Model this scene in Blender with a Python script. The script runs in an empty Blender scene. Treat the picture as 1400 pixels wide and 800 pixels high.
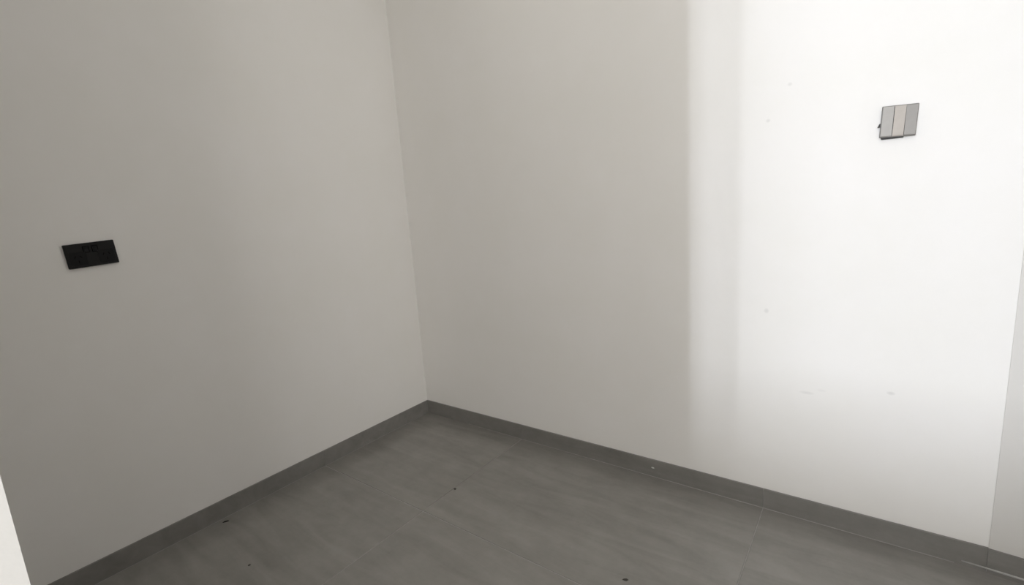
import bpy, bmesh, math, random
from mathutils import Matrix, Vector, Euler

random.seed(4)
S = bpy.context.scene
COL = S.collection

# ---------------------------------------------------------------- camera
cam_d = bpy.data.cameras.new('camera')
cam = bpy.data.objects.new('camera', cam_d)
COL.objects.link(cam)
cam_d.sensor_fit = 'HORIZONTAL'
cam_d.sensor_width = 36.0
cam_d.lens = 650.57 / 1400.0 * 36.0
cam_d.clip_start = 0.02
r_ = Vector((0.80226417, 0.59304398, -0.06834501))
u_ = Vector((-0.04914649, 0.17971149, 0.98249092))
w_ = Vector((-0.59494271, 0.78485834, -0.17332212))
M4 = Matrix((r_, u_, -w_)).transposed().to_4x4()
M4.translation = Vector((1.88226, -1.65569, 1.06622))
cam.matrix_world = M4
S.camera = cam

# ---------------------------------------------------------------- world, exposure
wd = bpy.data.worlds.new('sky')
S.world = wd
wd.use_nodes = True
wd.node_tree.nodes['Background'].inputs[0].default_value = (0.80, 0.88, 1.0, 1)
wd.node_tree.nodes['Background'].inputs[1].default_value = 1.0
S.view_settings.view_transform = 'Standard'
S.view_settings.look = 'None'
S.view_settings.exposure = 0.03
S.view_settings.gamma = 1.0
S.view_settings.use_curve_mapping = False

# ---------------------------------------------------------------- daylight and added fill in the window openings of the next room
WY = -5.0                       # plane of the window wall
def window_light(name, x0, x1, z0, z1, radiance, col):
    d = bpy.data.lights.new(name, 'AREA')
    d.shape = 'RECTANGLE'
    d.size = x1 - x0
    d.size_y = z1 - z0
    d.energy = radiance * math.pi * (x1 - x0) * (z1 - z0)
    d.color = col
    o = bpy.data.objects.new(name, d)
    COL.objects.link(o)
    o.location = ((x0 + x1) / 2, WY - 0.02, (z0 + z1) / 2)
    o.rotation_euler = (math.radians(90), 0, 0)      # faces +y
    return o
DAY = (0.93, 0.99, 1.10)
WZ0, WZ1 = 1.20, 1.75           # sill and head of the openings
# (x0, x1, radiance): clear slits beside the drawn curtains and the curtained panes between them
SLOTS = [
    ('window_slit_light', 1.690, 1.737, 300.0),
    ('window_slit_side_light', 1.593, 1.680, 110.0),
    ('window_gap_light', 1.356, 1.418, 165.0),
    ('window_pane_light', 0.985, 1.340, 30.0),
    ('window_curtain_light', 0.470, 0.975, 11.0),
]
for n, a, b, L in SLOTS:
    window_light(n, a, b, WZ0, WZ1, L * 1.66, DAY)
BX0, BX1, BZ0, BZ1 = 1.780, 3.900, 0.12, 1.70      # wide unseen opening, added to fill the unlit wall
window_light('wide_fill_light', BX0, BX1, BZ0, BZ1, 5.2, (1.0, 0.98, 0.95))

# unseen side opening added as soft fill, in the next room's right wall
SX, SY0, SY1, SZ0, SZ1 = 4.15, -4.30, -2.90, 0.06, 1.90
sd = bpy.data.lights.new('side_fill_light', 'AREA')
sd.shape = 'RECTANGLE'
sd.size = SZ1 - SZ0
sd.size_y = SY1 - SY0
sd.energy = 7.9 * math.pi * sd.size * sd.size_y
sd.color = (1.0, 0.98, 0.95)
so = bpy.data.objects.new('side_fill_light', sd)
COL.objects.link(so)
so.location = (SX + 0.02, (SY0 + SY1) / 2, (SZ0 + SZ1) / 2)
so.rotation_euler = (0, math.radians(90), 0)         # faces -x

# ---------------------------------------------------------------- helpers
def new_mat(name):
    m = bpy.data.materials.new(name)
    m.use_nodes = True
    nt = m.node_tree
    return m, nt, nt.nodes['Principled BSDF']

def link(nt, a, b):
    nt.links.new(a, b)

def node(nt, typ, **kw):
    n = nt.nodes.new(typ)
    for k, v in kw.items():
        setattr(n, k, v)
    return n

def plain(name, col, rough=0.5, spec=0.5, noise=0.03):
    m, nt, b = new_mat(name)
    tc = node(nt, 'ShaderNodeTexCoord')
    nz = node(nt, 'ShaderNodeTexNoise')
    nz.inputs['Scale'].default_value = 60
    link(nt, tc.outputs['Object'], nz.inputs['Vector'])
    rp = node(nt, 'ShaderNodeValToRGB')
    rp.color_ramp.elements[0].position = 0.3
    rp.color_ramp.elements[1].position = 0.7
    rp.color_ramp.elements[0].color = tuple(c * (1 - noise) for c in col) + (1,)
    rp.color_ramp.elements[1].color = tuple(min(1, c * (1 + noise)) for c in col) + (1,)
    link(nt, nz.outputs['Fac'], rp.inputs['Fac'])
    link(nt, rp.outputs['Color'], b.inputs['Base Color'])
    b.inputs['Roughness'].default_value = rough
    b.inputs['Specular IOR Level'].default_value = spec
    return m

def wall_paint(name, col, marks=()):
    """matt wall paint: faint roller mottling, fine bump, a few scuff marks (x, z, rx, rz, strength)"""
    m, nt, b = new_mat(name)
    geo = node(nt, 'ShaderNodeNewGeometry')
    nz = node(nt, 'ShaderNodeTexNoise')
    nz.inputs['Scale'].default_value = 3.2
    nz.inputs['Detail'].default_value = 5
    nz.inputs['Roughness'].default_value = 0.62
    link(nt, geo.outputs['Position'], nz.inputs['Vector'])
    rp = node(nt, 'ShaderNodeValToRGB')
    rp.color_ramp.elements[0].position = 0.3
    rp.color_ramp.elements[1].position = 0.7
    rp.color_ramp.elements[0].color = (col[0] * 0.985, col[1] * 0.985, col[2] * 0.975, 1)
    rp.color_ramp.elements[1].color = (col[0] * 1.012, col[1] * 1.012, col[2] * 1.018, 1)
    link(nt, nz.outputs['Fac'], rp.inputs['Fac'])
    out = rp.outputs['Color']
    if marks:
        sp = node(nt, 'ShaderNodeSeparateXYZ')
        link(nt, geo.outputs['Position'], sp.inputs[0])
        for (mx, mz, rx, rz, st) in marks:
            def ax(sock, c, rr):
                s = node(nt, 'ShaderNodeMath', operation='SUBTRACT'); s.inputs[1].default_value = c
                link(nt, sock, s.inputs[0])
                d = node(nt, 'ShaderNodeMath', operation='DIVIDE'); d.inputs[1].default_value = rr
                link(nt, s.outputs[0], d.inputs[0])
                p = node(nt, 'ShaderNodeMath', operation='MULTIPLY')
                link(nt, d.outputs[0], p.inputs[0]); link(nt, d.outputs[0], p.inputs[1])
                return p.outputs[0]
            a = node(nt, 'ShaderNodeMath', operation='ADD')
            link(nt, ax(sp.outputs['X'], mx, rx), a.inputs[0])
            link(nt, ax(sp.outputs['Z'], mz, rz), a.inputs[1])
            mr = node(nt, 'ShaderNodeMapRange')
            mr.inputs['From Min'].default_value = 0.0
            mr.inputs['From Max'].default_value = 1.0
            mr.inputs['To Min'].default_value = st
            mr.inputs['To Max'].default_value = 0.0
            link(nt, a.outputs[0], mr.inputs['Value'])
            mx_ = node(nt, 'ShaderNodeMixRGB', blend_type='MIX')
            mx_.inputs['Color2'].default_value = (0.30, 0.29, 0.28, 1)
            link(nt, mr.outputs[0], mx_.inputs['Fac'])
            link(nt, out, mx_.inputs['Color1'])
            out = mx_.outputs['Color']
    link(nt, out, b.inputs['Base Color'])
    b.inputs['Roughness'].default_value = 0.75
    b.inputs['Specular IOR Level'].default_value = 0.25
    fine = node(nt, 'ShaderNodeTexNoise')
    fine.inputs['Scale'].default_value = 220
    fine.inputs['Detail'].default_value = 3
    link(nt, geo.outputs['Position'], fine.inputs['Vector'])
    bp = node(nt, 'ShaderNodeBump')
    bp.inputs['Strength'].default_value = 0.05
    bp.inputs['Distance'].default_value = 0.002
    link(nt, fine.outputs['Fac'], bp.inputs['Height'])
    link(nt, bp.outputs['Normal'], b.inputs['Normal'])
    return m

def tile_mat(name, dark, light, rough):
    """grey cement-look porcelain: clouds plus long soft veins running along x; shifts per tile"""
    m, nt, b = new_mat(name)
    geo = node(nt, 'ShaderNodeNewGeometry')
    oi = node(nt, 'ShaderNodeObjectInfo')
    off = node(nt, 'ShaderNodeVectorMath', operation='SCALE')
    off.inputs[0].default_value = (3.1, 7.7, 1.3)
    link(nt, oi.outputs['Random'], off.inputs['Scale'])
    add = node(nt, 'ShaderNodeVectorMath', operation='ADD')
    link(nt, geo.outputs['Position'], add.inputs[0])
    link(nt, off.outputs[0], add.inputs[1])
    mp = node(nt, 'ShaderNodeMapping')
    mp.inputs['Scale'].default_value = (1.6, 9.0, 9.0)
    mp.inputs['Rotation'].default_value = (0, 0, math.radians(-4))
    link(nt, add.outputs[0], mp.inputs['Vector'])
    veins = node(nt, 'ShaderNodeTexNoise')
    veins.inputs['Scale'].default_value = 1.6
    veins.inputs['Detail'].default_value = 7
    veins.inputs['Roughness'].default_value = 0.62
    veins.inputs['Distortion'].default_value = 0.7
    link(nt, mp.outputs[0], veins.inputs['Vector'])
    cloud = node(nt, 'ShaderNodeTexNoise')
    cloud.inputs['Scale'].default_value = 8.0
    cloud.inputs['Detail'].default_value = 8
    cloud.inputs['Roughness'].default_value = 0.72
    link(nt, add.outputs[0], cloud.inputs['Vector'])
    mixf = node(nt, 'ShaderNodeMath', operation='MULTIPLY_ADD')
    mixf.inputs[1].default_value = 0.55
    h2 = node(nt, 'ShaderNodeMath', operation='MULTIPLY')
    h2.inputs[1].default_value = 0.45
    link(nt, cloud.outputs['Fac'], h2.inputs[0])
    link(nt, veins.outputs['Fac'], mixf.inputs[0])
    link(nt, h2.outputs[0], mixf.inputs[2])
    rp = node(nt, 'ShaderNodeValToRGB')
    e = rp.color_ramp.elements
    e[0].position = 0.33; e[0].color = dark + (1,)
    e[1].position = 0.68; e[1].color = light + (1,)
    link(nt, mixf.outputs[0], rp.inputs['Fac'])
    link(nt, rp.outputs['Color'], b.inputs['Base Color'])
    b.inputs['Roughness'].default_value = rough
    b.inputs['Specular IOR Level'].default_value = 0.5
    return m

def obj(name, bm, mat, parent=None, smooth=False):
    me = bpy.data.meshes.new(name)
    bmesh.ops.recalc_face_normals(bm, faces=bm.faces[:])
    bm.to_mesh(me)
    bm.free()
    if smooth:
        for p in me.polygons:
            p.use_smooth = True
    me.materials.append(mat)
    o = bpy.data.objects.new(name, me)
    COL.objects.link(o)
    if parent:
        o.parent = parent
    return o

def box(x0, x1, y0, y1, z0, z1, bev=0.0, seg=1, bm=None):
    bm = bm or bmesh.new()
    m = Matrix.Translation(((x0 + x1) / 2, (y0 + y1) / 2, (z0 + z1) / 2)) @ Matrix.Diagonal((abs(x1 - x0), abs(y1 - y0), abs(z1 - z0), 1))
    g = bmesh.ops.create_cube(bm, size=1.0, matrix=m)
    if bev > 0:
        es = list({e for v in g['verts'] for e in v.link_edges})
        bmesh.ops.bevel(bm, geom=es, offset=bev, segments=seg, affect='EDGES', profile=0.5)
    return bm

def prism(pts, z0, z1):
    bm = bmesh.new()
    lo = [bm.verts.new((x, y, z0)) for x, y in pts]
    hi = [bm.verts.new((x, y, z1)) for x, y in pts]
    n = len(pts)
    bm.faces.new(lo[::-1]); bm.faces.new(hi)
    for i in range(n):
        bm.faces.new((lo[i], lo[(i + 1) % n], hi[(i + 1) % n], hi[i]))
    return bm

def struct(o, label=None, cat=None):
    o['kind'] = 'structure'
    if label: o['label'] = label
    if cat: o['category'] = cat
    return o

def empty(name, loc=(0, 0, 0), rot=(0, 0, 0)):
    o = bpy.data.objects.new(name, None)
    o.empty_display_size = 0.05
    COL.objects.link(o)
    o.location = loc
    o.rotation_euler = rot
    return o

def tag(o, label, cat, group=None):
    o['label'] = label
    o['category'] = cat
    if group: o['group'] = group
    return o

# ---------------------------------------------------------------- materials
WALL = (0.83, 0.807, 0.771)
M_wall = wall_paint('wall_paint', WALL)
M_wall_marked = wall_paint('wall_paint_scuffed', WALL, [
    (1.634, 0.692, 0.008, 0.009, 0.22), (1.752, 0.438, 0.022, 0.006, 0.16),
    (1.956, 0.474, 0.011, 0.006, 0.24), (1.626, 1.271, 0.007, 0.006, 0.20),
    (1.680, 1.363, 0.007, 0.006, 0.18), (1.790, 0.452, 0.014, 0.005, 0.08)])
M_trim = wall_paint('pale_grey_strip', (0.655, 0.632, 0.595))  # greyer than the walls
M_lining = wall_paint('door_lining_dimmed', (0.56, 0.55, 0.53))  # grey in place of white, to dim the strongly lit jamb
M_ceil = wall_paint('ceiling_paint', (0.82, 0.81, 0.79))
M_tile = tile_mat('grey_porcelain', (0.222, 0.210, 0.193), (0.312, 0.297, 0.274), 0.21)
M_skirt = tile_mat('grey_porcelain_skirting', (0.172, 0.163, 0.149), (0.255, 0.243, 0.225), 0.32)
M_grout = plain('pale_grout', (0.345, 0.332, 0.310), 0.9, 0.2, 0.08)
M_seal = plain('pale_sealant', (0.40, 0.39, 0.37), 0.5, 0.4, 0.08)
M_black = plain('black_plastic', (0.0075, 0.0068, 0.0062), 0.5, 0.22)
M_black2 = plain('black_rocker_plastic', (0.0038, 0.0036, 0.0036), 0.5, 0.2)
M_void = plain('dark_slot', (0.0012, 0.0012, 0.0012), 0.9, 0.0)
M_sw = plain('grey_plastic', (0.365, 0.345, 0.315), 0.45, 0.4)
M_sw_b = plain('warm_grey_plastic', (0.415, 0.372, 0.325), 0.45, 0.4)
M_sw_c = plain('darker_grey_plastic', (0.285, 0.268, 0.245), 0.45, 0.4)
M_sw_edge = plain('plate_rim_grey', (0.20, 0.19, 0.175), 0.5, 0.3)
M_sw_dark = plain('dark_fitting_and_shade', (0.07, 0.068, 0.064), 0.7, 0.2)  # gaps and lug, and the shade behind the switch plate
M_crumb = plain('dark_crumb', (0.018, 0.016, 0.014), 0.9, 0.1)
M_crumb_pale = plain('brown_grey_crumb', (0.07, 0.063, 0.055), 0.9, 0.1)
M_fleck = plain('white_paint_fleck', (0.70, 0.69, 0.66), 0.8, 0.2)

# ---------------------------------------------------------------- room shell
H = 2.60
FZ = 0.005                 # top of the floor tiles
XR = 2.75                  # end of the small room
YJ = -1.635                # inside face of the doorway wall
XJ = 1.50                  # left edge of the opening
struct(obj('wall_left', box(-0.12, 0, WY - 0.12, 0.12, -0.1, H), M_wall))
struct(obj('wall_right', box(0, XR + 1.4, 0, 0.12, -0.1, H), M_wall_marked))
struct(obj('wall_end', box(XR, XR + 0.12, YJ - 0.115, -0.0, -0.1, H), M_wall))
# doorway wall: left piece ends in a splayed jamb that turns towards the next room, right piece square
struct(obj('wall_doorway', prism([(0, YJ), (XJ - 0.018, YJ), (XJ - 0.048, YJ - 0.40), (0, YJ - 0.40)], -0.1, H), M_wall))
struct(obj('trim_2', prism([(XJ - 0.018, YJ), (XJ, YJ), (XJ - 0.03, YJ - 0.40), (XJ - 0.048, YJ - 0.40)], 0.0, H), M_lining))  # lining board added to the jamb, greyed to dim it
struct(obj('wall_doorway_far', box(2.44, XR + 1.4, YJ - 0.115, YJ, -0.1, H), M_wall))
bm = box(SX, SX + 0.12, WY - 0.12, SY0, -0.1, H)
box(SX, SX + 0.12, SY1, 0.12, -0.1, H, bm=bm)
box(SX, SX + 0.12, SY0, SY1, -0.1, SZ0, bm=bm)
box(SX, SX + 0.12, SY0, SY1, SZ1, H, bm=bm)
struct(obj('wall_next_room', bm, M_wall))
struct(obj('ceiling', box(-0.12, XR + 1.52, WY - 0.12, 0.12, H, H + 0.1), M_ceil))
struct(obj('light_blocker_low', box(0.75, 2.10, -2.52, -2.40, -0.1, 0.85), M_wall))  # unseen blocker added to fade the window light towards the skirting

# window wall behind the photographer, pieced around the openings
ops = sorted((a, b) for _, a, b, _ in SLOTS)
bm = bmesh.new()
box(-0.12, BX0, WY - 0.10, WY, -0.1, WZ0, bm=bm)
box(-0.12, BX0, WY - 0.10, WY, WZ1, H, bm=bm)
xs = -0.12
for a, b in ops:
    box(xs, a, WY - 0.10, WY, WZ0, WZ1, bm=bm)
    xs = b
box(xs, BX0, WY - 0.10, WY, WZ0, WZ1, bm=bm)
box(BX0, BX1, WY - 0.10, WY, -0.1, BZ0, bm=bm)
box(BX0, BX1, WY - 0.10, WY, BZ1, H, bm=bm)
box(BX1, XR + 1.52, WY - 0.10, WY, -0.1, H, bm=bm)
struct(obj('wall_window', bm, M_wall))

# ---------------------------------------------------------------- flat ceiling panel added as fill light for the small room
def emit(name, col, st):
    m = bpy.data.materials.new(name)
    m.use_nodes = True
    nt = m.node_tree
    nt.nodes.clear()
    e = node(nt, 'ShaderNodeEmission')
    e.inputs[0].default_value = col + (1,)
    e.inputs[1].default_value = st
    o = node(nt, 'ShaderNodeOutputMaterial')
    link(nt, e.outputs[0], o.inputs[0])
    return m
CL = empty('ceiling_fill_light', (0.95, -0.70, H))
tag(CL, 'flat square white ceiling panel added as fill light in the small room', 'ceiling light')
bm = bmesh.new()
for x0, x1, y0, y1 in ((-0.27, 0.27, 0.25, 0.27), (-0.27, 0.27, -0.27, -0.25), (-0.27, -0.25, -0.25, 0.25), (0.25, 0.27, -0.25, 0.25)):
    box(x0, x1, y0, y1, -0.03, 0.0, bm=bm)
obj('frame', bm, M_ceil, CL)
obj('diffuser', box(-0.25, 0.25, -0.25, 0.25, -0.024, -0.001), emit('lit_diffuser', (1.0, 0.985, 0.93), 3.0), CL)

# ---------------------------------------------------------------- floor: grout bed and single tiles
floor = struct(obj('floor', box(-0.1, XR + 1.5, WY - 0.1, 0.1, -0.10, FZ - 0.0012), M_grout))
JX = [-0.02, 0.630, 1.640, 2.650, 3.660, XR + 1.42]
JY = [0.02, -0.630, -1.640, -2.650, -3.660, -4.670, WY - 0.02]
G = 0.0015
for j in range(len(JY) - 1):
    for i in range(len(JX) - 1):
        t = obj('tile', box(JX[i] + G, JX[i + 1] - G, JY[j + 1] + G, JY[j] - G, -0.004, FZ, 0.0008), M_tile, floor)

# ---------------------------------------------------------------- skirting tiles
HS = 0.075
TS = 0.007
base_l = struct(empty('baseboard_left'))
ys = [-0.001, -0.63, YJ]
for k in range(len(ys) - 1):
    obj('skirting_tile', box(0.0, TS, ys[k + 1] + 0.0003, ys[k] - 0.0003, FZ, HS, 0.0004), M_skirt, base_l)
base_r = struct(empty('baseboard_right'))
xs_ = [TS, 0.630, 1.640, 2.1855]
for k in range(len(xs_) - 1):
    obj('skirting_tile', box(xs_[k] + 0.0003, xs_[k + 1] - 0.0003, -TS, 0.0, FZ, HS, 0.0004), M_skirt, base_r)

# thin pale bead of grout along the foot of the skirting tiles
def bead(name, p0, p1, r0, r1, mat, parent):
    bm = bmesh.new()
    p0, p1 = Vector(p0), Vector(p1)
    d = (p1 - p0).normalized()
    side = d.cross(Vector((0, 0, 1))).normalized()
    n = 14
    rings = []
    for i in range(n + 1):
        t = i / n
        c = p0.lerp(p1, t)
        rr = r0 + (r1 - r0) * t
        rr *= 0.85 + 0.3 * random.random()
        rings.append([bm.verts.new(c + side * rr * math.cos(a) + Vector((0, 0, 1)) * rr * math.sin(a))
                      for a in [k * math.tau / 8 for k in range(8)]])
    for i in range(n):
        for k in range(8):
            bm.faces.new((rings[i][k], rings[i][(k + 1) % 8], rings[i + 1][(k + 1) % 8], rings[i + 1][k]))
    bm.faces.new(rings[0]); bm.faces.new(rings[-1][::-1])
    return obj(name, bm, mat, parent, True)

bead('grout_bead', (0.30, -TS, FZ), (2.12, -TS, FZ), 0.0010, 0.0020, M_grout, base_r)
bead('grout_bead', (TS, -0.05, FZ), (TS, -1.60, FZ), 0.0008, 0.0010, M_grout, base_l)

# paint fleck on the right skirting
bm = bmesh.new()
vs = [bm.verts.new((1.256 + dx, -TS - 0.0006, 0.042 + dz)) for dx, dz in ((-0.006, 0.000), (0.001, -0.003), (0.007, -0.001), (0.005, 0.003), (-0.003, 0.0025))]
top = bm.faces.new(vs)
g = bmesh.ops.extrude_face_region(bm, geom=[top])
bmesh.ops.translate(bm, verts=[v for v in g['geom'] if isinstance(v, bmesh.types.BMVert)], vec=(0, 0.0008, 0))
obj('paint_fleck', bm, M_fleck, base_r)

# ---------------------------------------------------------------- pale grey lining where the right wall turns slightly
ANG = math.radians(5.0)
def turned(x, y):          # local (along, out) -> world, pivot at the edge of the lining
    c, s = math.cos(ANG), math.sin(ANG)
    return (2.1855 + x * c + y * s, -x * s + y * c)
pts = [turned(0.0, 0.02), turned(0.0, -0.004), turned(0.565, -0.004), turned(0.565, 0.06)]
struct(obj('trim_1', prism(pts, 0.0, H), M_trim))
base_t = struct(empty('baseboard_lining'))
pts = [turned(0.0, -0.004), turned(0.0, -0.004 - TS), turned(0.56, -0.004 - TS), turned(0.56, -0.004)]
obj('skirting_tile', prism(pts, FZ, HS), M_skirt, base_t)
a = turned(-0.05, -0.004 - TS); b = turned(0.5, -0.004 - TS)
bead('sealant_bead', (a[0], a[1], FZ + 0.012), (b[0], b[1], FZ + 0.020), 0.002, 0.006, M_seal, base_t)

# ---------------------------------------------------------------- black double power outlet on the left wall
# local frame: X along the wall (towards the corner, world +y), Z up, -Y out of the wall (world +x)
PO = empty('power_outlet', (0.0, -1.2604, 1.0176))
PO.rotation_euler = (Matrix.Rotation(math.radians(90), 3, 'Z') @ Matrix.Rotation(math.radians(-3.4), 3, 'Y')).to_euler()
tag(PO, 'black double power outlet with two sockets on the left wall', 'outlet')
PW, PH, PD = 0.1195, 0.0712, 0.0095
def rounded_plate(w, h, d, rc, y_front, inset=0.0016):
    bm = bmesh.new()
    def ring(ww, hh, y, rr):
        out = []
        for cx, cz, a0 in ((ww / 2 - rr, hh / 2 - rr, 0), (-ww / 2 + rr, hh / 2 - rr, 90), (-ww / 2 + rr, -hh / 2 + rr, 180), (ww / 2 - rr, -hh / 2 + rr, 270)):
            for k in range(5):
                a = math.radians(a0 + k * 22.5)
                out.append(bm.verts.new((cx + rr * math.cos(a), y, cz + rr * math.sin(a))))
        return out
    back = ring(w, h, y_front + d, rc)
    mid = ring(w, h, y_front + inset, rc)
    frt = ring(w - 2 * inset, h - 2 * inset, y_front, max(rc - inset, 0.0004))
    n = len(back)
    for A, B in ((back, mid), (mid, frt)):
        for k in range(n):
            bm.faces.new((A[k], A[(k + 1) % n], B[(k + 1) % n], B[k]))
    bm.faces.new(frt); bm.faces.new(back[::-1])
    return bm
obj('cover_plate', rounded_plate(PW, PH, PD, 0.0022, -PD), M_black, PO)
# raised socket pads, pin slots
for sx in (-0.0335, 0.0335):
    pad = obj('socket', rounded_plate(0.040, 0.0400, 0.0022, 0.006, 0, 0.0008), M_black2, PO)
    pad.location = (sx, -PD - 0.0014, -0.0085)
    for px, pz, rot in ((-0.0068, 0.0055, 30), (0.0068, 0.0055, -30), (0.0, -0.0085, 0)):
        sl = obj('pin_slot', box(-0.0011, 0.0011, -0.0006, 0.0012, -0.0038, 0.0038), M_void, pad)
        sl.location = (px, 0, pz)
        sl.rotation_euler = (0, math.radians(rot), 0)
# the two rocker switches near the top centre
for sx in (-0.0105, 0.0105):
    fr = obj('rocker_recess', rounded_plate(0.0150, 0.0190, 0.0014, 0.0012, 0, 0.0003), M_void, PO)
    fr.location = (sx, -PD - 0.0004, 0.0165)
    bm = bmesh.new()
    prof = [(-0.0075, -0.0008), (-0.0068, -0.0032), (0.0, -0.0016), (0.0068, -0.0014), (0.0075, -0.0004)]
    L_ = [bm.verts.new((-0.0055, y, z)) for z, y in prof] + [bm.verts.new((-0.0055, 0.001, 0.0075)), bm.verts.new((-0.0055, 0.001, -0.0075))]
    R_ = [bm.verts.new((0.0055, v.co.y, v.co.z)) for v in L_]
    n = len(L_)
    bm.faces.new(L_); bm.faces.new(R_[::-1])
    for k in range(n):
        bm.faces.new((L_[k], L_[(k + 1) % n], R_[(k + 1) % n], R_[k]))
    rk = obj('rocker_switch', bm, M_black2, PO)
    rk.location = (sx, -PD - 0.0006, 0.0165)
# screw caps at both ends
for sx in (-0.0535, 0.0535):
    bm = bmesh.new()
    bmesh.ops.create_cone(bm, cap_ends=True, segments=16, radius1=0.0026, radius2=0.0022, depth=0.0012,
                          matrix=Matrix.Translation((sx, -PD - 0.0004, 0.0)) @ Matrix.Rotation(math.radians(90), 4, 'X'))
    obj('screw_cap', bm, M_black2, PO)

# ---------------------------------------------------------------- grey three-gang switch on the right wall
# local frame: X along the wall, Z up, -Y out of the wall
SW = empty('light_switch', (1.931, 0.0, 1.2212), (0, 0, 0))
tag(SW, 'grey three-gang light switch on the brightly lit wall', 'switch')
# dark box added for the plate's shadow past its left and lower edges
obj('plate_shadow_box', box(-0.0345, 0.012, -0.010, 0.0, -0.0425, 0.030, 0.001), M_sw_dark, SW)
pl = obj('cover_plate', rounded_plate(0.0745, 0.0785, 0.0050, 0.0018, 0, 0.0010), M_sw_edge, SW)
pl.location = (0, -0.0150, 0.0)
pl.rotation_euler = (0, math.radians(2.2), math.radians(4))
for k, (cx, mat, prof) in enumerate(((-0.0237, M_sw, 0), (0.0006, M_sw_b, 1), (0.0243, M_sw_c, 0))):
    bm = bmesh.new()
    w, h = 0.0228, 0.0755
    p = [(-h / 2, -0.0010), (-h / 2 + 0.002, -0.0046), (-0.004, -0.0034), (0.004, -0.0030), (h / 2 - 0.002, -0.0022), (h / 2, -0.0006)]
    if prof:
        p = [(-h / 2, -0.0010), (-h / 2 + 0.002, -0.0022), (-0.004, -0.0030), (0.004, -0.0034), (h / 2 - 0.002, -0.0050), (h / 2, -0.0010)]
    L_ = [bm.verts.new((-w / 2, y, z)) for z, y in p] + [bm.verts.new((-w / 2, 0.001, h / 2)), bm.verts.new((-w / 2, 0.001, -h / 2))]
    R_ = [bm.verts.new((w / 2, v.co.y, v.co.z)) for v in L_]
    n = len(L_)
    bm.faces.new(L_); bm.faces.new(R_[::-1])
    for q in range(n):
        bm.faces.new((L_[q], L_[(q + 1) % n], R_[(q + 1) % n], R_[q]))
    rk = obj('rocker', bm, mat, pl)
    rk.location = (cx, 0, 0)
for gx in (-0.01155, 0.01245):
    gp = obj('gap', box(-0.0007, 0.0007, -0.0008, 0.001, -0.035, 0.035), M_sw_dark, pl)
    gp.location = (gx, 0, 0)
# small dark fixing lug poking out on the left
bm = prism([(0, 0), (0.008, 0), (0.008, -0.008), (0.002, -0.008)], -0.005, 0.004)
for v in bm.verts:
    if v.co.z > 0 and v.co.x < 0.004: v.co.x += 0.004
lug = obj('fixing_lug', bm, M_sw_dark, SW)
lug.location = (-0.0440, -0.004, -0.0055)

# ---------------------------------------------------------------- crumbs lying on the floor
def crumb(x, y, sx, sy, sz, rot, label, mat):
    bm = bmesh.new()
    bmesh.ops.create_icosphere(bm, subdivisions=2, radius=1.0)
    rr = random.Random(int(x * 1000))
    for v in bm.verts:
        k = 0.75 + 0.5 * rr.random()
        v.co = Vector((v.co.x * sx * k, v.co.y * sy * k, max(v.co.z, -0.5) * sz * k))
    zmin = min(v.co.z for v in bm.verts)
    for v in bm.verts:
        v.co.z -= zmin
    o = obj('crumb', bm, mat, None)
    o.location = (x, y, FZ)
    o.rotation_euler = (0, 0, rot)
    tag(o, label, 'crumb', 'dark crumbs lying on the floor')
    return o
crumb(0.036, -1.057, 0.010, 0.0028, 0.002, 1.1, 'long dark flake on the floor against the left skirting', M_crumb)
crumb(0.636, -0.468, 0.0052, 0.0048, 0.002, 0.3, 'round dark crumb on the floor nearest the room corner', M_crumb_pale)
crumb(0.349, -1.117, 0.0042, 0.0040, 0.0015, 0.0, 'tiny dark speck on the floor at bottom left of picture', M_crumb_pale)
crumb(1.375, -0.548, 0.0085, 0.0036, 0.0016, 0.5, 'dark sliver on the floor at the bottom edge, right of centre', M_crumb_pale)
